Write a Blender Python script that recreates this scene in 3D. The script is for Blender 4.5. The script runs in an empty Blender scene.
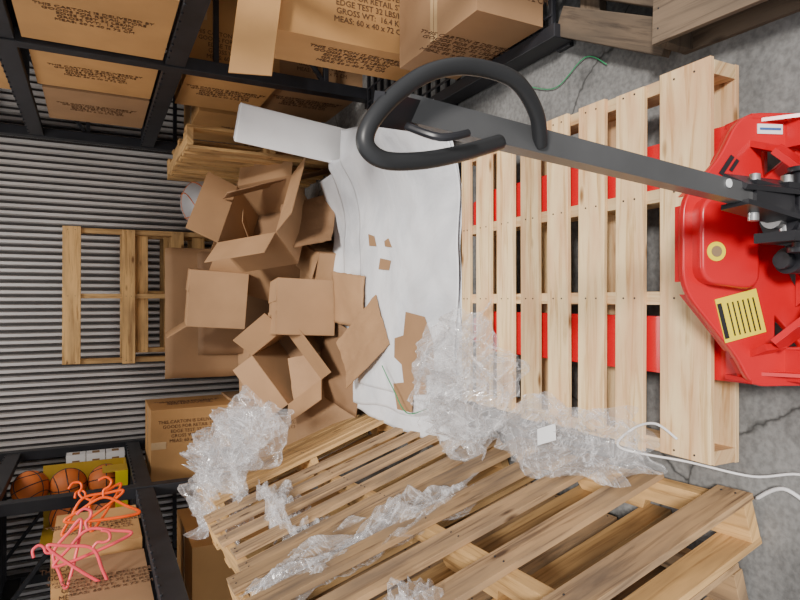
import bpy, bmesh, math, random
from mathutils import Vector, Matrix, noise, Euler
random.seed(7)
S=bpy.context.scene
COL=S.collection
# ------------------------------------------------------------ materials
def mat(name):
    m=bpy.data.materials.new(name); m.use_nodes=True
    nt=m.node_tree; p=nt.nodes['Principled BSDF']
    return m,nt,p
def N(nt,t,**k):
    n=nt.nodes.new(t)
    for a,b in k.items():
        if a in n.inputs: n.inputs[a].default_value=b
        else: setattr(n,a,b)
    return n
def ramp(nt,fac,stops):
    r=nt.nodes.new('ShaderNodeValToRGB'); cr=r.color_ramp
    while len(cr.elements)<len(stops): cr.elements.new(0.5)
    for e,(p,c) in zip(cr.elements,stops):
        e.position=p; e.color=(c[0],c[1],c[2],1)
    nt.links.new(fac,r.inputs[0]); return r
def bump(nt,p,h,st=.3,d=.005):
    b=nt.nodes.new('ShaderNodeBump'); b.inputs['Strength'].default_value=st; b.inputs['Distance'].default_value=d
    nt.links.new(h,b.inputs['Height']); nt.links.new(b.outputs[0],p.inputs['Normal']); return b
def plain(name,c,rough=.5,metal=0,noise_amt=.12,scale=8):
    m,nt,p=mat(name)
    tc=N(nt,'ShaderNodeTexCoord'); n=N(nt,'ShaderNodeTexNoise',Scale=scale,Detail=5.)
    nt.links.new(tc.outputs['Object'],n.inputs['Vector'])
    a=[max(0,x*(1-noise_amt)) for x in c]; b=[min(1,x*(1+noise_amt)) for x in c]
    r=ramp(nt,n.outputs[0],[(.3,a),(.7,b)])
    nt.links.new(r.outputs[0],p.inputs['Base Color'])
    p.inputs['Roughness'].default_value=rough; p.inputs['Metallic'].default_value=metal
    bump(nt,p,n.outputs[0],.08,.003)
    return m
def wood(name,dark,light,stain,stain_amt=.5,rough=.75):
    m,nt,p=mat(name); L=nt.links
    uv=N(nt,'ShaderNodeUVMap'); uv.uv_map='UVMap'
    mp=N(nt,'ShaderNodeMapping'); mp.inputs['Scale'].default_value=(1.6,24,1)
    L.new(uv.outputs[0],mp.inputs[0])
    n=N(nt,'ShaderNodeTexNoise',Scale=1.6,Detail=7.,Roughness=.62,Distortion=.9); L.new(mp.outputs[0],n.inputs['Vector'])
    r=ramp(nt,n.outputs[0],[(.32,dark),(.5,light),(.75,[min(1,x*1.1) for x in light])])
    mp2=N(nt,'ShaderNodeMapping'); mp2.inputs['Scale'].default_value=(2.2,9,1); L.new(uv.outputs[0],mp2.inputs[0])
    n2=N(nt,'ShaderNodeTexNoise',Scale=1.3,Detail=3.); L.new(mp2.outputs[0],n2.inputs['Vector'])
    r2=ramp(nt,n2.outputs[0],[(.42,(0,0,0)),(.68,(1,1,1))])
    mul=N(nt,'ShaderNodeMath',operation='MULTIPLY'); mul.inputs[1].default_value=stain_amt; L.new(r2.outputs[0],mul.inputs[0])
    mx=N(nt,'ShaderNodeMixRGB'); mx.inputs[2].default_value=(*stain,1)
    L.new(mul.outputs[0],mx.inputs[0]); L.new(r.outputs[0],mx.inputs[1])
    mp3=N(nt,'ShaderNodeMapping'); mp3.inputs['Scale'].default_value=(3.2,9,1); L.new(uv.outputs[0],mp3.inputs[0])
    v=N(nt,'ShaderNodeTexVoronoi',Scale=1.1); L.new(mp3.outputs[0],v.inputs['Vector'])
    rk=ramp(nt,v.outputs['Distance'],[(.06,(1,1,1)),(.13,(0,0,0))])
    mk=N(nt,'ShaderNodeMixRGB'); mk.inputs[2].default_value=(dark[0]*.5,dark[1]*.42,dark[2]*.35,1)
    L.new(rk.outputs[0],mk.inputs[0]); L.new(mx.outputs[0],mk.inputs[1])
    at=N(nt,'ShaderNodeAttribute',attribute_name='rnd')
    hs=N(nt,'ShaderNodeHueSaturation')
    mr=N(nt,'ShaderNodeMapRange'); mr.inputs['To Min'].default_value=.70; mr.inputs['To Max'].default_value=1.14
    L.new(at.outputs['Fac'],mr.inputs[0]); L.new(mr.outputs[0],hs.inputs['Value']); L.new(mk.outputs[0],hs.inputs['Color'])
    L.new(hs.outputs[0],p.inputs['Base Color']); p.inputs['Roughness'].default_value=rough
    bump(nt,p,n.outputs[0],.35,.004)
    return m
W_NEW=wood('wood_fresh',(.56,.33,.13),(.88,.65,.36),(.64,.32,.16),.62)
W_OLD=wood('wood_weathered',(.16,.095,.05),(.50,.32,.165),(.17,.125,.09),.75)
W_MID=wood('wood_amber',(.34,.18,.06),(.68,.42,.17),(.25,.15,.07),.6)
W_GREY=wood('wood_grey',(.06,.042,.03),(.19,.135,.09),(.08,.065,.05),.6)
def cardboard(name,c):
    m,nt,p=mat(name); L=nt.links
    tc=N(nt,'ShaderNodeTexCoord'); n=N(nt,'ShaderNodeTexNoise',Scale=3.,Detail=6.)
    L.new(tc.outputs['Object'],n.inputs['Vector'])
    r=ramp(nt,n.outputs[0],[(.3,[x*.84 for x in c]),(.7,[min(1,x*1.08) for x in c])])
    L.new(r.outputs[0],p.inputs['Base Color']); p.inputs['Roughness'].default_value=.75
    bump(nt,p,n.outputs[0],.3,.02)
    return m
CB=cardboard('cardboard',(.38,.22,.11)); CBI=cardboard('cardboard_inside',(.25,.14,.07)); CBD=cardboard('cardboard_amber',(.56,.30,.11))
CBE=plain('cardboard_edge',(.26,.15,.07),.9)
INK=plain('ink',(.13,.065,.03),.8)
TAPE=plain('packing_tape',(.62,.42,.22),.2)
RED=plain('red_enamel',(.60,.006,.014),.25,0,.06)
BLK=plain('black_steel',(.016,.016,.02),.35,0,.3)
RACK=plain('rack_steel',(.016,.017,.022),.5,0,.3)
GUN=plain('gunmetal_tube',(.13,.133,.138),.33,.4,.1)
RUB=plain('rubber_grip',(.022,.023,.025),.4,0,.2)
YEL=plain('yellow_label',(.90,.72,.02),.5,0,.04)
YDK=plain('mustard_card',(.55,.36,.03),.6,0,.08)
WHT=plain('white_label',(.85,.86,.88),.5,0,.04)
BLUE=plain('blue_print',(.05,.12,.35),.5)
STEEL=plain('bright_steel',(.6,.6,.6),.3,.9)
BRD=plain('white_board',(.93,.93,.94),.5,0,.03)
m,nt,p=mat('white_foam_sheet'); FOAM=m
tc=N(nt,'ShaderNodeTexCoord'); n=N(nt,'ShaderNodeTexNoise',Scale=2.2,Detail=7.,Roughness=.6,Distortion=.8); nt.links.new(tc.outputs['Object'],n.inputs['Vector'])
r=ramp(nt,n.outputs[0],[(.3,(.60,.63,.68)),(.6,(.84,.86,.90))]); nt.links.new(r.outputs[0],p.inputs['Base Color']); p.inputs['Roughness'].default_value=.4
bump(nt,p,n.outputs[0],.6,.03)
ORG=plain('orange_plastic',(1.,.10,.0),.35); PNK=plain('pink_plastic',(1.,.09,.13),.35)
BALL=plain('orange_ball_rubber',(.60,.15,.03),.6)
STRAP=plain('white_strap',(.8,.8,.82),.4); GRN=plain('green_cord',(.03,.3,.12),.5)
def film(name):
    m,nt,p=mat(name); L=nt.links
    tc=N(nt,'ShaderNodeTexCoord')
    n=N(nt,'ShaderNodeTexNoise',Scale=6.,Detail=3.,Roughness=.55,Distortion=1.8); L.new(tc.outputs['Object'],n.inputs['Vector'])
    s=N(nt,'ShaderNodeMath',operation='SUBTRACT'); s.inputs[1].default_value=.5; L.new(n.outputs[0],s.inputs[0])
    a=N(nt,'ShaderNodeMath',operation='ABSOLUTE'); L.new(s.outputs[0],a.inputs[0])
    cr=ramp(nt,a.outputs[0],[(.0,(1,1,1)),(.010,(.35,.35,.35)),(.04,(0,0,0))])
    lw=N(nt,'ShaderNodeLayerWeight',Blend=.45)
    fz=N(nt,'ShaderNodeMapRange'); fz.inputs['To Min'].default_value=.06; fz.inputs['To Max'].default_value=.5; L.new(lw.outputs['Facing'],fz.inputs[0])
    mm=N(nt,'ShaderNodeMath',operation='MULTIPLY_ADD',use_clamp=True); mm.inputs[1].default_value=.42; L.new(cr.outputs[0],mm.inputs[0]); L.new(fz.outputs[0],mm.inputs[2])
    L.new(mm.outputs[0],p.inputs['Alpha'])
    p.inputs['Base Color'].default_value=(.90,.90,.93,1); p.inputs['Roughness'].default_value=.10; p.inputs['Specular IOR Level'].default_value=1.
    p.inputs['Coat Weight'].default_value=1.; p.inputs['Coat Roughness'].default_value=.05
    bump(nt,p,a.outputs[0],.7,.03)
    return m
FILM=film('clear_film')
# ------------------------------------------------------------ builder
class B:
    def __init__(s):
        s.bm=bmesh.new(); s.mats=[]; s.uv=s.bm.loops.layers.uv.new('UVMap'); s.rn=s.bm.faces.layers.float.new('rnd')
    def mi(s,m):
        if m not in s.mats: s.mats.append(m)
        return s.mats.index(m)
    def prism(s,pts,axis_vec,m,M=Matrix(),smooth=False,long=None):
        a=Vector(axis_vec); p0=[Vector(p) for p in pts]
        loc=p0+[p+a for p in p0]
        vs=[s.bm.verts.new(M@p) for p in loc]
        n=len(p0); fs=[]
        idx=[list(range(n))[::-1],[n+i for i in range(n)]]+[[i,(i+1)%n,n+(i+1)%n,n+i] for i in range(n)]
        ext=[max(p[k] for p in loc)-min(p[k] for p in loc) for k in range(3)]
        lg=ext.index(max(ext)) if long is None else long
        ro=random.random(); ou,ov=random.uniform(0,50),random.uniform(0,50); mi=s.mi(m)
        o=[k for k in range(3) if k!=lg]
        for ii in idx:
            try: f=s.bm.faces.new([vs[i] for i in ii])
            except ValueError: continue
            f.material_index=mi; f[s.rn]=ro; f.smooth=smooth
            for l,i in zip(f.loops,ii):
                q=loc[i]; l[s.uv].uv=(q[lg]+ou, q[o[0]]+q[o[1]]*1.0+ov)
            fs.append(f)
        return fs
    def box(s,c,d,m,M=Matrix(),rot=None,long=None):
        x,y,z=[k/2 for k in d]
        T=M@Matrix.Translation(c)
        if rot: T=T@Euler(rot).to_matrix().to_4x4()
        return s.prism([(-x,-y,-z),(x,-y,-z),(x,y,-z),(-x,y,-z)],(0,0,2*z),m,T,long=long)
    def bb(s,a,b,m,M=Matrix()):
        return s.box([(a[i]+b[i])/2 for i in range(3)],[abs(b[i]-a[i]) for i in range(3)],m,M)
    def beam(s,p,q,w,h,m):
        p,q=Vector(p),Vector(q); d=q-p; R=d.to_track_quat('X','Z').to_matrix().to_4x4()
        s.box((0,0,0),(d.length,w,h),m,Matrix.Translation((p+q)/2)@R)
    def tube(s,pts,r,m,closed=False,seg=12,sub=0,caps=True):
        P=[Vector(p) for p in pts]
        if sub:
            n=len(P); Q=[]
            rng=range(n) if closed else range(n-1)
            for i in rng:
                g=lambda k:P[k%n] if closed else P[max(0,min(n-1,k))]
                a,b,c,d=g(i-1),g(i),g(i+1),g(i+2)
                for t in [j/sub for j in range(sub)]:
                    Q.append(.5*((2*b)+(c-a)*t+(2*a-5*b+4*c-d)*t*t+(3*b-a-3*c+d)*t**3))
            if not closed: Q.append(P[-1])
            P=Q
        n=len(P); rings=[]; up=None
        for i in range(n):
            if closed: t=(P[(i+1)%n]-P[i-1])
            else: t=P[min(n-1,i+1)]-P[max(0,i-1)]
            if t.length<1e-9: t=Vector((0,0,1))
            t.normalize()
            if up is None:
                up=Vector((0,0,1)) if abs(t.z)<.9 else Vector((1,0,0))
            a=(up-t*up.dot(t)).normalized(); up=a; b=t.cross(a)
            rings.append([s.bm.verts.new(P[i]+(a*math.cos(6.28318*k/seg)+b*math.sin(6.28318*k/seg))*r) for k in range(seg)])
        mi=s.mi(m)
        for i in range(n if closed else n-1):
            A,C=rings[i],rings[(i+1)%n]
            for k in range(seg):
                f=s.bm.faces.new([A[k],A[(k+1)%seg],C[(k+1)%seg],C[k]]); f.material_index=mi; f.smooth=True
        if not closed and caps:
            for R,rev in((rings[0],1),(rings[-1],0)):
                f=s.bm.faces.new(R[::-1] if rev else R); f.material_index=mi
    def cyl(s,p,q,r,m,seg=28): s.tube([p,q],r,m,seg=seg)
    def mesh(s,me,m,M=Matrix()):
        n0=len(s.bm.verts); f0=len(s.bm.faces)
        s.bm.from_mesh(me); s.bm.verts.ensure_lookup_table(); s.bm.faces.ensure_lookup_table()
        for v in s.bm.verts[n0:]: v.co=M@v.co
        i=s.mi(m)
        for f in s.bm.faces[f0:]: f.material_index=i
    def sphere(s,c,r,m,sc=(1,1,1),u=28,v=18):
        r0=bmesh.ops.create_uvsphere(s.bm,u_segments=u,v_segments=v,radius=r,matrix=Matrix.Translation(c)@Matrix.Diagonal((*sc,1)))
        i=s.mi(m)
        for vv in r0['verts']:
            for f in vv.link_faces: f.material_index=i; f.smooth=True
    def text(s,body,size,m,M,extr=.0008):
        cu=bpy.data.curves.new('t','FONT'); cu.body=body; cu.size=size; cu.extrude=extr; cu.align_x='CENTER'; cu.align_y='CENTER'; cu.resolution_u=2
        o=bpy.data.objects.new('t',cu); COL.objects.link(o)
        bpy.context.view_layer.update()
        me=bpy.data.meshes.new_from_object(o.evaluated_get(bpy.context.evaluated_depsgraph_get()))
        s.mesh(me,m,M); bpy.data.objects.remove(o); bpy.data.meshes.remove(me)
    def shape2d(s,outer,holes,th,m,M,bev=.002):
        cu=bpy.data.curves.new('s','CURVE'); cu.dimensions='2D'; cu.fill_mode='BOTH'; cu.extrude=th/2; cu.bevel_depth=bev
        for loop in [outer]+holes:
            sp=cu.splines.new('POLY'); sp.points.add(len(loop)-1); sp.use_cyclic_u=True
            for pt,(x,y) in zip(sp.points,loop): pt.co=(x,y,0,1)
        o=bpy.data.objects.new('s',cu); COL.objects.link(o); bpy.context.view_layer.update()
        me=bpy.data.meshes.new_from_object(o.evaluated_get(bpy.context.evaluated_depsgraph_get()))
        s.mesh(me,m,M); bpy.data.objects.remove(o); bpy.data.meshes.remove(me)
    def done(s,name,bevel=0,M=None):
        me=bpy.data.meshes.new(name); 
        bmesh.ops.recalc_face_normals(s.bm,faces=s.bm.faces[:])
        s.bm.to_mesh(me); s.bm.free()
        for m in s.mats: me.materials.append(m)
        o=bpy.data.objects.new(name,me); COL.objects.link(o)
        if M is not None: o.matrix_world=M
        if bevel:
            b=o.modifiers.new('b','BEVEL'); b.width=bevel; b.segments=2; b.limit_method='ANGLE'; b.angle_limit=.7
        return o
def RT(loc,rot=(0,0,0)): return Matrix.Translation(loc)@Euler(rot).to_matrix().to_4x4()
def basis(o,x,y,z):
    return Matrix(((x[0],y[0],z[0],o[0]),(x[1],y[1],z[1],o[1]),(x[2],y[2],z[2],o[2]),(0,0,0,1)))
def rounded(pts,r,n=5):
    out=[]; m=len(pts)
    for i in range(m):
        p=Vector(pts[i]); a=Vector(pts[i-1]); c=Vector(pts[(i+1)%m])
        d1=(a-p); d2=(c-p); rr=min(r,d1.length*.45,d2.length*.45)
        s=p+d1.normalized()*rr; e=p+d2.normalized()*rr
        for k in range(n+1):
            t=k/n; q=s*(1-t)**2+p*2*t*(1-t)+e*t*t; out.append((q.x,q.y))
    return out
# ------------------------------------------------------------ room
m,nt,p=mat('concrete'); L=nt.links
tc=N(nt,'ShaderNodeTexCoord')
n1=N(nt,'ShaderNodeTexNoise',Scale=2.6,Detail=9.,Roughness=.68); n2=N(nt,'ShaderNodeTexNoise',Scale=60.,Detail=4.)
L.new(tc.outputs['Object'],n1.inputs['Vector']); L.new(tc.outputs['Object'],n2.inputs['Vector'])
ra=ramp(nt,n1.outputs[0],[(.36,(.10,.10,.10)),(.5,(.20,.20,.197)),(.64,(.27,.27,.265))]); rb=ramp(nt,n2.outputs[0],[(.35,(.70,.70,.70)),(.6,(1,1,1))])
mx=N(nt,'ShaderNodeMixRGB',blend_type='MULTIPLY'); mx.inputs[0].default_value=1; L.new(ra.outputs[0],mx.inputs[1]); L.new(rb.outputs[0],mx.inputs[2])
nd=N(nt,'ShaderNodeTexNoise',Scale=3.,Detail=5.); L.new(tc.outputs['Object'],nd.inputs['Vector'])
add=N(nt,'ShaderNodeMixRGB',blend_type='ADD'); add.inputs[0].default_value=.35; L.new(tc.outputs['Object'],add.inputs[1]); L.new(nd.outputs['Color'],add.inputs[2])
v=N(nt,'ShaderNodeTexVoronoi',Scale=.9,feature='DISTANCE_TO_EDGE'); L.new(add.outputs[0],v.inputs['Vector'])
rc=ramp(nt,v.outputs['Distance'],[(.0,(.12,.12,.12)),(.007,(1,1,1))])
mx2=N(nt,'ShaderNodeMixRGB',blend_type='MULTIPLY'); mx2.inputs[0].default_value=.85; L.new(mx.outputs[0],mx2.inputs[1]); L.new(rc.outputs[0],mx2.inputs[2])
L.new(mx2.outputs[0],p.inputs['Base Color']); p.inputs['Roughness'].default_value=.8; bump(nt,p,n2.outputs[0],.3,.004)
CONC=m
b=B(); b.bb((-3,-2.5,-.1),(3,5.62,0),CONC); b.done('floor')
RIB=plain('galvanised_rib',(.72,.69,.67),.35,.3,.1,3); GRV=plain('groove_shade',(.06,.055,.055),.7,.0,.2)  # dark groove colour paints in the shade of the recesses between ribs
b=B(); x=-3.; P=.056; y0=5.5
bm=b.bm
while x<3.0:
    prof=[(x,y0+.035,GRV),(x+P*.36,y0+.035,RIB),(x+P*.48,y0,RIB),(x+P*.88,y0,RIB),(x+P,y0+.035,None)]
    for (xa,ya,mm),(xb,yb,_) in zip(prof[:-1],prof[1:]):
        f=bm.faces.new([bm.verts.new(q) for q in((xa,ya,0),(xb,yb,0),(xb,yb,3.5),(xa,ya,3.5))]); f.material_index=b.mi(mm)
    x+=P
b.bb((-3,5.56,0),(3,5.62,3.5),GRV); b.done('wall_back')
WALL=plain('painted_block',(.12,.12,.125),.8)
b=B(); b.bb((-3.1,2.0,0),(-3,5.6,3.5),WALL); b.done('wall_left')
b=B(); b.bb((3,2.0,0),(3.1,5.6,3.5),WALL); b.done('wall_right')
b=B(); b.bb((-3.1,2.2,3.5),(3.1,5.6,3.6),WALL); b.done('ceiling')
# ------------------------------------------------------------ pallets
def pallet(name,W,Ln,slats,M,wm,nstr=3,wm2=None,th=.018,xs=None,notch=True,zs=1.0):
    b=B(); wm2=wm2 or wm; M=M@Matrix.Diagonal((1,1,zs,1)); sh=.14-2*th
    sx=xs or [.02+(W-.04)*i/(nstr-1) for i in range(nstr)]
    for x in sx:
        z0,z1=th,th+sh
        if notch:
            pr=[(0,z0)]
            for c in(.25,.75):
                a=Ln*c; pr+=[(a-.11,z0),(a-.09,z0+.035),(a+.09,z0+.035),(a+.11,z0)]
            pr+=[(Ln,z0),(Ln,z1),(0,z1)]
        else: pr=[(0,z0),(Ln,z0),(Ln,z1),(0,z1)]
        b.prism([(x-.018,y,z) for y,z in pr],(.036,0,0),wm2,M,long=1)
    for (y,w) in slats:
        j=random.uniform(-.008,.008)
        b.box((W/2+j,y+w/2,.14-th/2+random.uniform(0,.002)),(W,w,th),wm,M,rot=(0,0,random.uniform(-.008,.008)))
    for y,w in((0.0,.1),(Ln*.33,.09),(Ln*.62,.09),(Ln-.1,.1)):
        b.box((W/2,y+w/2,th/2),(W,w,th),wm2,M)
    for (y,w) in slats:
        for x in sx:
            for dy in(.3,.7):
                b.cyl(M@Vector((x,y+w*dy,.1395)),M@Vector((x,y+w*dy,.1432)),.003,BLK,seg=8)
    return b.done(name,.0025)
def even(n,w,Ln): return [((Ln-w)*i/(n-1),w) for i in range(n)]
main=[(0,.150),(.205,.100),(.349,.107),(.503,.098),(.647,.096),(.786,.100),(.927,.096),(1.07,.06)]
pallet('wooden_pallet',1.016,1.13,main,RT((-.415,.977,.088)),W_NEW,xs=[.02,.42,.70,.996],notch=False,zs=.79)
def lean(foot_x,yfar,th,yaw=0,lift=0):
    c,s_=math.cos(th),math.sin(th)
    M=basis((0,0,0),(-s_,0,c),(0,-1,0),(c,0,s_))
    return Matrix.Translation((foot_x-.14*c,yfar,lift))@Euler((0,0,yaw)).to_matrix().to_4x4()@M
pallet('wooden_pallet',1.2,.96,[(0,.1),(.19,.095),(.38,.1),(.60,.095),(.86,.1)],lean(-.55,1.93,.27,.05),W_OLD,wm2=W_MID)
pallet('wooden_pallet',1.15,.93,even(5,.1,.93),lean(-.72,1.93,.27,.03),W_OLD)
pallet('wooden_pallet',1.12,.85,even(5,.095,.85),lean(-.66,2.88,.3,.10),W_OLD,wm2=W_MID)
pallet('wooden_pallet',1.05,.6,even(5,.09,.6),lean(-.74,3.6,.32,.16),W_MID)
pallet('wooden_pallet',1.05,1.1,even(7,.09,1.1),basis((1.06,3.80,.012),(0,0,1),(0,1,0),(-1,0,0)),W_MID)
# weathered pallet + planks on floor at right
pallet('wooden_pallet',.82,.74,[(0,.14),(.2,.14),(.4,.14),(.6,.14)],RT((1.44,.36,0.0),(0,0,math.pi/2-.03)),W_GREY,nstr=3)
for i,(p0,p1,w) in enumerate([((.76,1.20,.06),(1.0,1.66,.06),.10),((.90,1.20,.06),(1.16,1.66,.06),.10),((1.04,1.2,.06),(1.32,1.66,.06),.10),((.76,1.24,.02),(1.25,1.24,.02),.09),((.93,1.55,.02),(1.4,1.55,.02),.09)]):
    b=B(); q0,q1=Vector(p0),Vector(p1); d=q1-q0
    b.box((0,0,0),(d.length,w,.035),W_GREY,Matrix.Translation((q0+q1)/2)@d.to_track_quat('X','Z').to_matrix().to_4x4()); b.done('wooden_plank',.003)
pallet('wooden_pallet',1.02,1.24,[(0,.12),(.4,.09),(.75,.09),(1.12,.12)],basis((-.48,5.12,.52),(1,0,0),(0,.06,.998),(0,-.998,.06)),W_MID)
pallet('wooden_pallet',.95,.75,even(4,.1,.75),basis((-.42,5.3,.52),(1,0,0),(0,.03,1),(0,-1,.03)),W_MID)
# ------------------------------------------------------------ racks
def rack(name,xf,depth,posts,beams,sgn):
    b=B(); xb=xf+sgn*depth
    for y in posts:
        for x in(xf,xb): 
            b.box((x+sgn*.035,y,1.55),(.07,.08,3.1),RACK); b.box((x+sgn*.035,y,.006),(.12,.14,.012),RACK)
        for z in(.3,.95,1.6,2.3,2.9): b.beam((xf+sgn*.05,y,z),(xb,y,z),.03,.03,RACK)
        for z in(.3,1.6): b.beam((xf+sgn*.05,y,z),(xb,y,z+.65),.025,.025,RACK)
    for z,y0,y1 in beams:
        for x in(xf,xb): b.box((x+sgn*.03,(y0+y1)/2,z),(.045,y1-y0,.10),RACK)
        y=y0+.06
        while y<y1-.03:
            b.box((xf+sgn*depth/2,y,z+.045),(depth,.012,.012),RACK); y+=.09
        for k in range(1,6): b.box((xf+sgn*depth*k/6,(y0+y1)/2,z+.054),(.008,y1-y0,.006),RACK)
    return b.done(name,.003)
rack('pallet_rack',1.25,.95,[1.15,3.47,5.38],[(1.17,1.19,3.43),(1.17,3.51,5.34),(1.95,1.19,3.43),(1.95,3.51,5.34)],1)
rack('pallet_rack',-1.15,.95,[1.7,4.06,5.4],[(1.28,1.74,4.02),(1.28,4.1,5.36),(2.1,1.74,4.02),(2.1,4.1,5.36)],-1)
b=B()
for x in(.96,1.66): b.box((x,2.48,.06),(.05,1.66,.09),RACK)
for i in range(19): b.box((1.31,1.68+i*.09,.088),(.66,.018,.02),RACK)
for k in range(8): b.box((1.02+.08*k,2.48,.10),(.01,1.62,.008),RACK)
for x in(.96,1.66):
    for y in(1.7,2.48,3.25): b.box((x,y,.01),(.07,.07,.02),RACK)
b.done('steel_platform',.003)
# ------------------------------------------------------------ cartons
def carton(name,a,bb_,side=0,rz=0,cm=CBD,lines=('THIS CARTON IS DELIVERED BY','GOODS FOR RETAIL STORE','EDGE TEST 32 LBS/IN','GROSS WT:  16.4 KG','MEAS: 60 x 40 x 72 CM'),ts=.034,front=True,flap=False):
    a=Vector(a); q=Vector(bb_); c=(a+q)/2; d=q-a; b=B()
    M=RT(c,(0,0,rz)); x,y,z=d/2
    b.box((0,0,0),(2*x,2*y,2*z),cm,M)
    b.box((0,0,z+.001),(2*x*.98,.05,.002),TAPE,M); b.box((0,-y-.001,z-.05),(.05,.002,.1),TAPE,M); b.box((0,-y-.001,-z+.05),(.05,.002,.1),TAPE,M)
    b.box((0,-.0,z+.0008),(2*x,.004,.003),CBE,M)
    body='\n'.join(lines)
    if front: b.text(body,ts,INK,M@basis((-x+.16 if side<0 else x-.16 if side>0 else 0,-y-.0015,0),(0,0,-1),(1,0,0),(0,-1,0)))
    if side<0: b.text(body,ts,INK,M@basis((-x-.0015,0,0),(0,0,-1),(0,-1,0),(-1,0,0)))
    if side>0: b.text(body,ts,INK,M@basis((x+.0015,0,0),(0,0,-1),(0,1,0),(1,0,0)))
    if flap:
        b.box((-.10,-y-.01,z+.05),(2*x+.2,.17,.006),cm,M,rot=(1.0,.12,.0))
    return b.done(name,.006)
carton('cardboard_box',(1.06,2.3,.115),(1.68,2.60,.93),-1,-.02,flap=True)
carton('cardboard_box',(.985,1.70,.115),(1.66,2.28,.40),-1,0,CB)
carton('cardboard_box',(1.27,2.70,1.235),(1.95,3.41,1.87),-1)
carton('cardboard_box',(1.30,3.58,1.235),(1.95,4.2,1.86),-1)
carton('cardboard_box',(1.30,4.25,1.235),(1.95,4.95,1.84),-1,0,CB)
carton('cardboard_box',(1.28,2.6,2.02),(1.95,3.41,2.5),-1); carton('cardboard_box',(1.33,3.6,2.02),(1.95,4.5,2.6),-1)
carton('cardboard_box',(1.34,3.6,.0),(1.95,4.3,.55),-1,0,CB); carton('cardboard_box',(1.31,3.58,.555),(1.95,4.25,1.08),-1)
carton('cardboard_box',(1.33,4.4,.0),(1.95,5.2,.9),-1)
carton('cardboard_box',(1.75,2.7,.12),(2.15,3.35,1.05),-1)
carton('cardboard_box',(-1.75,3.25,1.345),(-1.18,3.78,1.74),1,0,CBD)
carton('cardboard_box',(-1.7,2.55,1.345),(-1.2,3.15,1.65),1,0,CB)
carton('cardboard_box',(-1.3,4.55,.0),(-.76,5.1,.62),1,0,CB); carton('cardboard_box',(-1.29,4.57,.625),(-.78,5.1,1.2),1,0,CBD)
carton('cardboard_box',(-1.8,4.7,2.165),(-1.17,5.2,2.5),1); carton('cardboard_box',(-1.95,3.3,.0),(-1.3,3.95,1.1),1)
for i in range(3):
    for j in range(2):
        b=B(); b.box((0,0,0),(.2,.12,.13),WHT); b.box((0,-.061,.0),(.12,.002,.05),CBE); b.box((.101,0,0),(.002,.07,.05),CBE)
        b.done('white_carton',.003,RT((-1.27-.21*j,5.2,1.41+.135*i)))
b=B(); M=RT((-1.42,4.85,1.345))
b.box((0,.19,.27),(.44,.01,.54),YDK,M); b.box((-.22,0,.27),(.01,.38,.54),YDK,M); b.box((.22,-.1,.08),(.01,.18,.16),YDK,M)
b.box((0,0,.006),(.44,.38,.012),YDK,M); b.box((0,-.19,.04),(.44,.01,.08),YEL,M); b.done('yellow_display_carton')
def ball(c,r,m1,m2,name,rot):
    b=B(); b.sphere((0,0,0),r,m1)
    for pl in((0,1),(1,2),(0,2)):
        pts=[]
        for k in range(40):
            v=[0,0,0]; v[pl[0]]=math.cos(k*math.pi/20)*r; v[pl[1]]=math.sin(k*math.pi/20)*r; pts.append(v)
        b.tube(pts,.0035,m2,closed=True,seg=6)
    for sg in(-1,1):
        pts=[]
        for k in range(40):
            t=k*math.pi/20; v=Vector((sg*(.62+.12*math.cos(2*t)),.8*math.cos(t),.8*math.sin(t))).normalized()*r; pts.append(v)
        b.tube(pts,.0035,m2,closed=True,seg=6)
    b.done(name,0,RT(c,rot))
for i,c in enumerate([(-1.31,4.85,1.48),(-1.53,4.85,1.48),(-1.31,4.86,1.72),(-1.53,4.86,1.72),(-1.30,4.86,1.95)]): ball(c,.118,BALL,RUB,'basketball',(i,i*.7,.4))
BG=plain('grey_ball_rubber',(.42,.42,.44),.5); ball((.76,4.95,.76),.2,BG,BALL,'playground_ball',(.3,.9,.2))
b=B(); b.bb((.60,4.8,0),(1.0,5.15,.555),CB); b.done('cardboard_box',.005)
# ------------------------------------------------------------ cartons pile
def open_carton(loc,rot,w,d,h,fl=(2.2,1.9,2.4,1.7),cm=CB,flap=None):
    b=B(); t=.006
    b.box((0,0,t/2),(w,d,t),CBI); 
    b.box((0,-d/2,h/2),(w,t,h),cm); b.box((0,d/2,h/2),(w,t,h),cm)
    b.box((-w/2,0,h/2),(t,d,h),cm); b.box((w/2,0,h/2),(t,d,h),cm)
    f=flap or min(w,d)/2
    for i,(cx,cy,az,ln) in enumerate([(0,-d/2,0,w),(w/2,0,math.pi/2,d),(0,d/2,math.pi,w),(-w/2,0,-math.pi/2,d)]):
        M=Matrix.Translation((cx,cy,h))@Matrix.Rotation(az,4,'Z')@Matrix.Rotation(fl[i],4,'X')
        b.box((0,f/2,0),(ln*.985,f,.005),cm,M)
    b.box((0,-.0,-.001),(w,.04,.002),TAPE)
    return b.done('open_cardboard_box',0,RT(loc,rot))
open_carton((.42,4.05,.44),(.85,.35,.55),.52,.42,.30,(2.5,2.9,2.2,2.9))
open_carton((.0,4.36,.60),(-.08,.06,-.08),.38,.30,.38,(.03,.05,.03,2.2))
open_carton((-.06,3.68,.20),(-.10,.05,.06),.34,.28,.36,(.03,.05,.03,.05))
open_carton((-.36,4.0,.22),(.6,-.55,.35),.40,.32,.34,(2.6,2.7,2.8,2.2))
open_carton((.26,4.45,.2),(.2,.2,.9),.5,.4,.4,(2.5,1.2,2.6,1.5))
open_carton((-.5,4.42,.02),(.0,.0,.2),.5,.4,.42,(2.3,.4,2.6,1.9))
open_carton((.12,4.0,.02),(.0,0,-.3),.5,.36,.22,(.1,.2,.1,.2))
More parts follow.
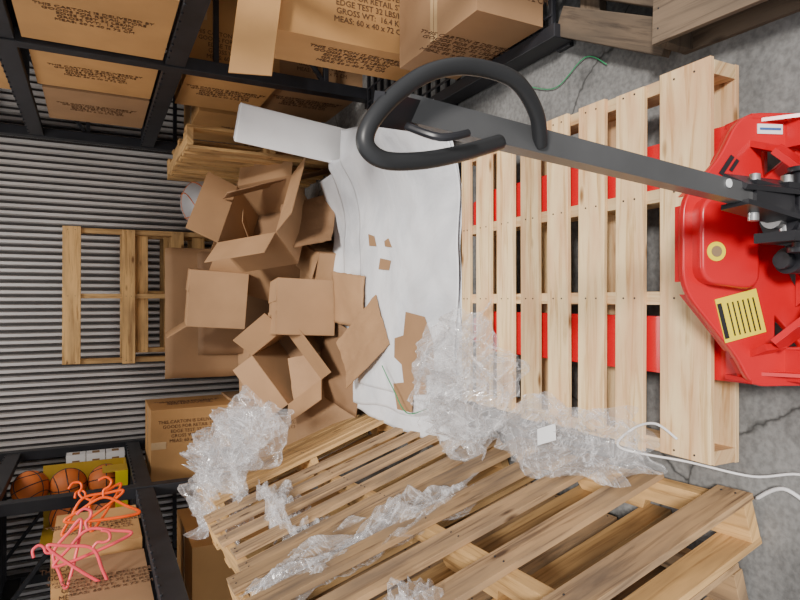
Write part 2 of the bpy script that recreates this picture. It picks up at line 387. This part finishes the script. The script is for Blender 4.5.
def sheet(name,loc,rot,w,d,m=CB,curl=.0,fold=0,tear=.004):
    b=B(); nx,ny=14,14
    def P(i,j):
        x=w*(i/nx-.5); y=d*(j/ny-.5)
        if j in(0,ny): y+=tear*noise.noise(Vector((i*.9,loc[0]*9,j)))*1.5
        if i in(0,nx): x+=tear*noise.noise(Vector((j*.9,loc[1]*9,i)))*1.5
        z=curl*math.sin(i/nx*3.1)*math.cos(j/ny*2)+.006*noise.noise(Vector((i*.5,j*.5,loc[0]*7)))
        if fold: z+=abs(x+w*.12)*fold
        return (x,y,z)
    g=[[b.bm.verts.new(P(i,j)) for j in range(ny+1)] for i in range(nx+1)]
    for i in range(nx):
        for j in range(ny):
            f=b.bm.faces.new([g[i][j],g[i+1][j],g[i+1][j+1],g[i][j+1]]); f.material_index=b.mi(m); f.smooth=not fold
    o=b.done(name,0,RT(loc,rot)); s=o.modifiers.new('s','SOLIDIFY'); s.thickness=.006; s.offset=1; return o
b=B()
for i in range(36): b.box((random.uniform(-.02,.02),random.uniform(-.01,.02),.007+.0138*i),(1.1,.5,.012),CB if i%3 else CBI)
b.done('flattened_carton_stack',0,RT((-.02,5.12,.0)))
sheet('cardboard_sheet',(-.1,4.84,.62),(1.47,0,0),1.0,.92)
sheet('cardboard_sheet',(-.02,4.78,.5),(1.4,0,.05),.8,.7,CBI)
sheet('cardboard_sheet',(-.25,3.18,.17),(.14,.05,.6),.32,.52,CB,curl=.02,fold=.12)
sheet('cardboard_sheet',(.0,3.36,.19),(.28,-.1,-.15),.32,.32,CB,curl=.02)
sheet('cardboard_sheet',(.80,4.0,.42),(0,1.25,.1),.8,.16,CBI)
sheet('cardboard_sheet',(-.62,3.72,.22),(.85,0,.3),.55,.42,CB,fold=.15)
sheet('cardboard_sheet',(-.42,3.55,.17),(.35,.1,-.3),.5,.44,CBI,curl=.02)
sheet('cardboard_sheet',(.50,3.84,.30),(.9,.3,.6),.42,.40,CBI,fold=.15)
# ------------------------------------------------------------ white sheet pile
def drape(name,fn,nx,ny,m,layers=1,solid=0):
    b=B()
    for k in range(layers):
        g=[[b.bm.verts.new(fn(i/nx,j/ny,k)) for j in range(ny+1)] for i in range(nx+1)]
        for i in range(nx):
            for j in range(ny):
                f=b.bm.faces.new([g[i][j],g[i+1][j],g[i+1][j+1],g[i][j+1]]); f.material_index=b.mi(m); f.smooth=True
    o=b.done(name)
    if solid: s=o.modifiers.new('s','SOLIDIFY'); s.thickness=solid; s.offset=1
    return o
def nz(x,y,z,s): return noise.noise(Vector((x*s,y*s,z*s)))
def wz(x,y,k=0):
    r=1-abs(nz(x+.3*nz(x,y,5,2),y,k+2,1.8))
    z=.118+.018*(r-.8)+.006*nz(x,y,k+3,7)
    e=max(0,(x-.42)/.4); z+=.12*min(1,e)**1.6
    return max(.1,z)
def white(u,v,k):
    y=2.21+v*(1.6-.25*k); x=-.63+u*(1.30+.2*v)-.08*v+.1*k
    x+=.05*nz(y,k,1,2.5); y+=.06*nz(x,k,2,2.5)
    return Vector((x,y,wz(x,y,0)+.012*k+.012*abs(nz(x,y,k*3,3))))
drape('white_foam_sheet',white,80,80,FOAM,3,.002)
pallet('wooden_pallet',1.1,1.1,even(6,.1,1.1)[:],RT((-.55,2.42,0)),W_MID,notch=False,zs=.62)
# broad white board standing beside the pallet, face to the aisle opening
b=B(); b.box((0,0,0),(.22,.05,.80),BRD); b.box((.0,.045,.02),(.20,.03,.76),FOAM)
b.done('white_foam_board',.005,RT((.98,3.50,.425),(-.06,.10,-.35)))
def scrap(pts,rot=0):
    b=B(); P=[b.bm.verts.new((x,y,wz(x,y)+.035)) for x,y in pts]
    f=b.bm.faces.new(P); f.material_index=b.mi(CB)
    bmesh.ops.triangulate(b.bm,faces=[f])
    o=b.done('cardboard_scrap'); s=o.modifiers.new('s','SOLIDIFY'); s.thickness=.004
scrap([(-.06,2.70),(-.08,2.5),(-.2,2.42),(-.34,2.42),(-.36,2.5),(-.45,2.5),(-.47,2.62),(-.56,2.64),(-.57,2.8),(-.44,2.84),(-.42,2.72),(-.33,2.74),(-.3,2.82),(-.2,2.82),(-.18,2.72)])
scrap([(.30,3.05),(.36,3.09),(.38,3.17),(.31,3.15)]); scrap([(.16,2.90),(.21,2.88),(.23,3.0),(.17,3.02)]); scrap([(.28,2.86),(.33,2.90),(.32,2.95),(.29,2.94)])
# ------------------------------------------------------------ clear plastic film
def clump(name,c,sz,seed,layers=2,n=120,Rt=None,floorz=None,label=None):
    R=Euler(Rt or(0,0,0)).to_matrix()
    def fn(u,v,k):
        a=u*2-1; d=v*2-1
        p=Vector((a*(1+.45*noise.noise(Vector((d*1.7,seed,k*4)))),d*(1+.45*noise.noise(Vector((a*1.7,k*4,seed)))),0))
        l=max(abs(a),abs(d)); rr=math.hypot(a,d)
        if rr>0: p=p*(.5+.5*l/rr)
        q=Vector((p.x*1.2+seed*3.1,p.y*1.2,k*1.7+seed))
        w=noise.noise_vector(q*1.1)*.26
        rd=lambda s,o:1-min(1,abs(noise.noise(q*s+w*2.2+Vector((o,0,0))))*2.8)
        z=.60*rd(1.0,0)+.24*rd(2.1,3)+.07*rd(4.6,7)
        edge=max(0,1-(a*a+d*d)*.62)
        z=z*(.3+.9*edge)-.35+k*.16
        P=Vector(((p.x+w.x)*sz[0],(p.y+w.y)*sz[1],z*sz[2]))
        P=R@P+Vector(c)
        if floorz is not None: P.z=max(P.z,floorz+.004*k+.012*abs(w.x))
        return P
    return drape(name,fn,n,n,FILM,layers)
clump('plastic_film',(-.34,2.02,.25),(.25,.30,.20),1,3,120,(0,0,.5),.205)
clump('plastic_film',(-.45,1.50,.22),(.12,.32,.08),5,2,100,(0,0,.12),.205)
clump('plastic_film',(-.87,3.25,.90),(.34,.40,.30),2,3,120,(0,.5,0))
clump('plastic_film',(-.86,2.42,.84),(.11,.32,.2),3,2,100,(0,-1.3,0))
clump('plastic_film',(-.78,1.78,.81),(.42,.12,.11),4,2,120,(0,1.27,0.1))
clump('plastic_film',(-.75,1.30,.88),(.08,.08,.08),8,2,60,(0,1.2,0))
b=B(); b.box((0,0,0),(.055,.075,.001),WHT); b.done('paper_tag',0,RT((-.43,1.50,.27),(.25,.35,.5)))
# straps & cords
b=B()
b.tube([(-.36,1.06,.215),(-.33,1.12,.225),(-.36,1.2,.22),(-.42,1.24,.225),(-.44,1.1,.12),(-.46,.98,.03),(-.43,.86,.012),(-.5,.8,.012),(-.6,.86,.012)],.0035,STRAP,sub=8,seg=8); b.done('white_strap')
b=B(); b.tube([(-.52,.98,.012),(-.47,.9,.03),(-.5,.82,.012),(-.42,.76,.02),(-.3,.8,.012)],.005,STRAP,sub=8,seg=8); b.done('white_strap')
b=B(); b.tube([(-.35,2.9,.19),(-.45,2.75,.2),(-.55,2.6,.2),(-.5,2.4,.2)],.003,GRN,sub=6,seg=6); b.done('green_cord')
b=B(); b.tube([(.85,1.9,.01),(.8,1.75,.008),(.86,1.6,.008),(.8,1.5,.008)],.002,GRN,sub=6,seg=6); b.done('green_cord')
# ------------------------------------------------------------ hangers
def hanger(m,c,rot,s=1):
    b=B(); pts=[(-.2,0,0),(-.12,0,.05),(0,0,.11),(.12,0,.05),(.2,0,0),(.1,0,-.015),(-.1,0,-.015)]
    b.tube([Vector(p)*s for p in pts],.007,m,closed=True,sub=6,seg=8)
    b.tube([Vector(p)*s for p in[(0,0,.11),(0,0,.15),(.03,0,.17),(.04,0,.2),(.01,0,.225),(-.03,0,.21)]],.006,m,sub=6,seg=8)
    b.done('clothes_hanger',0,RT(c,rot))
hanger(ORG,(-1.07,3.40,1.56),(0,1.0,.5),.82); hanger(ORG,(-1.05,3.25,1.52),(0,1.6,.2),.82); hanger(ORG,(-1.08,3.5,1.50),(.2,.5,.9),.75)
hanger(PNK,(-1.10,2.98,1.56),(0,1.3,.3),.8); hanger(PNK,(-1.12,2.88,1.62),(.1,2.3,.1),.75); hanger(PNK,(-1.11,3.0,1.64),(.1,.2,.3),.7)
# ------------------------------------------------------------ pallet jack
b=B(); cx=.115
for x0,x1 in((-.20,-.045),(.275,.43)):
    xm=(x0+x1)/2
    out=[(x0,.86),(x1,.86),(x1,1.95),(xm+.045,2.06),(xm-.045,2.06),(x0,1.95)]
    b.prism([(x,y,.160) for x,y in out],(0,0,.012),RED)
    for xx in(x0+.004,x1-.004): b.bb((xx-.004,.86,.118),(xx+.004,1.95,.160),RED)
    b.cyl((xm-.04,1.85,.05),(xm+.04,1.85,.05),.038,STEEL); 
    for xx in(xm-.05,xm+.05): b.bb((xx-.004,1.72,.04),(xx+.004,1.9,.14),BLK)
U=Vector((0,.13,.33)).normalized(); Nn=Vector((1,0,0)).cross(U)
Mp=basis((cx,.785,.080),(1,0,0),U,Nn)
edge=[(-.305,.175),(-.245,.205),(-.09,.335),(.115,.335),(.19,.255),(.30,.20)]
outer=rounded([(-.305,0)]+edge+[(.305,0),(.20,0),(.13,.10),(-.05,.10),(-.19,0)],.045)
hl=rounded([(-.225,.045),(-.225,.125),(-.14,.125)],.015); hr=rounded([(.225,.06),(.15,.15),(.225,.16)],.015)
b.shape2d(outer,[hl,hr],.012,RED,Mp,.004)
for a,c_ in zip(edge[:-1],edge[1:]):
    va=Vector((a[0],a[1],0)); vc=Vector((c_[0],c_[1],0)); dd=(vc-va)*.08
    p0=Mp@(va+dd-Vector((0,.010,0))); p1=Mp@(vc-dd-Vector((0,.010,0))); q=Vector((0,.04,-.012))
    b.prism([p0,p1,p1+q,p0+q],(0,0,-.008),RED)
b.shape2d(rounded([(-.085,.19),(-.07,.31),(.10,.31),(.12,.19)],.03),[],.035,RED,Mp@Matrix.Translation((0,0,.02)),.008)
for sx in(-1,1):
    X=cx+sx*.297
    b.prism([(X-.005,.775,.08),(X-.005,.84,.25),(X-.005,.925,.22),(X-.005,.93,.10)],(.01,0,0),RED)
    pr=[Mp@Vector((sx*x_,y_,z_)) for x_,y_,z_ in((.235,.155,.0),(.215,.15,.05),(.15,.09,.085),(.07,.05,.10))]
    for a,c_ in zip(pr[:-1],pr[1:]): b.beam(a,c_,.014,.055,RED)
    pr=[Mp@Vector((sx*x_,y_,z_)) for x_,y_,z_ in((.24,.03,.0),(.17,.03,.05),(.08,.03,.08))]
    for a,c_ in zip(pr[:-1],pr[1:]): b.beam(a,c_,.012,.05,RED)
    b.box(Mp@Vector((sx*.262,.045,.02)),(.07,.085,.09),RED); b.cyl(Mp@Vector((sx*.262,.03,.07)),Mp@Vector((sx*.262,.03,.085)),.018,BLK)
    b.prism([Mp@Vector((sx*.285,.16,.006)),Mp@Vector((sx*.285,.05,.006)),Mp@Vector((sx*.285,.05,.08))],(.008,0,0),RED)
b.prism([(cx-.13,.80,.12),(cx+.15,.80,.12),(cx+.11,.67,.12),(cx-.02,.67,.12)],(0,0,.035),RED)
def lab(x,y,w,h,m,z=.0115,rz=0): b.box((x,y,z),(w,h,.002),m,Mp,rot=(0,0,rz))
lab(-.15,.205,.10,.10,YEL,.0115,.25); lab(-.162,.247,.08,.010,BLK,.0130,.25)
for i in range(6): lab(-.158+.0025*i,.228-.012*i,.075,.003,BLK,.0130,.25)
b.cyl(Mp@Vector((-.01,.285,.04)),Mp@Vector((-.01,.285,.0475)),.021,YEL); b.cyl(Mp@Vector((-.01,.285,.041)),Mp@Vector((-.01,.285,.0485)),.012,W_OLD)
lab(.268,.135,.022,.06,WHT); lab(.268,.135,.005,.05,BLUE,.0130)
lab(.185,.238,.05,.010,BLK,.0115,-.6); lab(.185,.22,.03,.008,BLK,.0115,-.6)
px,py=.165,.735
b.cyl((px,py,.06),(px,py,.30),.054,BLK,36); b.cyl((px,py,.30),(px,py,.33),.038,BLK); b.cyl((px,py,.33),(px,py,.352),.022,STEEL)
b.cyl((px-.082,py+.02,.10),(px-.082,py+.02,.265),.028,BLK); b.cyl((px-.082,py+.02,.265),(px-.082,py+.02,.285),.018,BLK)
b.cyl((px-.06,py-.03,.30),(px+.09,py-.03,.30),.018,BLK); b.cyl((px+.09,py-.03,.30),(px+.1,py-.03,.30),.026,BLK); b.cyl((px-.07,py-.03,.30),(px-.06,py-.03,.30),.026,BLK)
b.bb((px-.07,py-.06,.18),(px+.07,py+.045,.22),BLK); b.bb((px-.05,py-.05,.25),(px-.03,py+.03,.36),BLK); b.bb((px+.05,py-.04,.2),(px+.065,py+.03,.36),BLK)
b.cyl((px+.075,py+.0,.12),(px+.075,py+.0,.29),.022,BLK); b.cyl((px+.03,py-.05,.24),(px+.03,py-.07,.24),.014,STEEL); b.cyl((px-.02,py-.05,.26),(px-.02,py-.075,.26),.01,STEEL)
for sx in(-1,1): b.cyl((px+sx*.05,py,.09),(px+sx*.11,py,.09),.088,RUB,36); b.cyl((px+sx*.045,py,.09),(px+sx*.115,py,.09),.045,STEEL)
b.cyl((px-.1,py,.09),(px+.1,py,.09),.018,STEEL)
A=Vector((.190,.725,.315)); T=Vector((.243,.685,1.205)); d=(T-A)
for sx in(-1,1): b.beam(A+Vector((sx*.036,-.01,-.03)),A+d*.2+Vector((sx*.022,0,0)),.055,.010,BLK)
Y_=Vector((0,1,0)); Zt=d.normalized(); Xt=Y_.cross(Zt).normalized(); Yt=Zt.cross(Xt)
MA=basis(A,Xt,Yt,Zt); Lz=d.length
b.box((0,0,Lz*.09),(.054,.045,.13),BLK,MA)
b.cyl(MA@Vector((-.045,0,.115)),MA@Vector((.045,0,.115)),.010,STEEL); b.cyl(MA@Vector((-.06,0,.0)),MA@Vector((.06,0,.0)),.014,STEEL)
b.box((0,0,Lz*.56),(.036,.030,Lz*.88),GUN,MA)
b.cyl(MA@Vector((.008,-.0155,Lz*.25)),MA@Vector((.008,-.018,Lz*.25)),.008,WHT)
loop=[(.224,.682,.985),(.258,.655,1.015),(.287,.632,1.070),(.292,.63,1.14),(.275,.63,1.198),(.241,.63,1.245),(.204,.632,1.276),(.178,.634,1.281),(.164,.636,1.257),(.1695,.64,1.205),(.188,.65,1.14),(.216,.672,1.065)]
b.tube(loop[:],.0108,RUB,sub=8,seg=18)
b.beam((.238,.684,1.19),(.222,.634,1.266),.04,.014,BLK)
b.tube([(.212,.65,1.22),(.195,.62,1.19),(.205,.62,1.15)],.005,BLK,sub=5,seg=8)
b.done('pallet_jack',.0015)
def area(n,loc,rot,size,e,c=(1,1,1)):
    l=bpy.data.lights.new(n,'AREA'); l.energy=e; l.size=size[0]; l.shape='RECTANGLE'; l.size_y=size[1]; l.color=c
    o=bpy.data.objects.new(n,l); o.location=loc; o.rotation_euler=rot; COL.objects.link(o)
area('back_fill_light',(0,3.9,3.4),(0,0,0),(1.0,1.0),38,(1,.94,.87))  # unseen fill light, added to brighten the back of the room
sun=bpy.data.lights.new('sun','SUN'); sun.energy=4.3; sun.angle=.16; sun.color=(1,.94,.87)
o=bpy.data.objects.new('sun',sun); o.rotation_euler=(math.radians(40),math.radians(16),0); COL.objects.link(o)
w=bpy.data.worlds.new('w'); S.world=w; w.use_nodes=True
w.node_tree.nodes['Background'].inputs[0].default_value=(.98,.985,1,1); w.node_tree.nodes['Background'].inputs[1].default_value=.8
# ------------------------------------------------------------ camera (phone held sideways)
pt=math.radians(27); f=Vector((0,math.cos(pt),-math.sin(pt))); dn=Vector((0,-math.sin(pt),-math.cos(pt)))
cd=bpy.data.cameras.new('camera'); cd.lens=27.05; cd.sensor_width=36; cd.clip_start=.05
cam=bpy.data.objects.new('camera',cd); COL.objects.link(cam)
cam.matrix_world=basis((0,0,1.56),dn,(1,0,0),-f); S.camera=cam
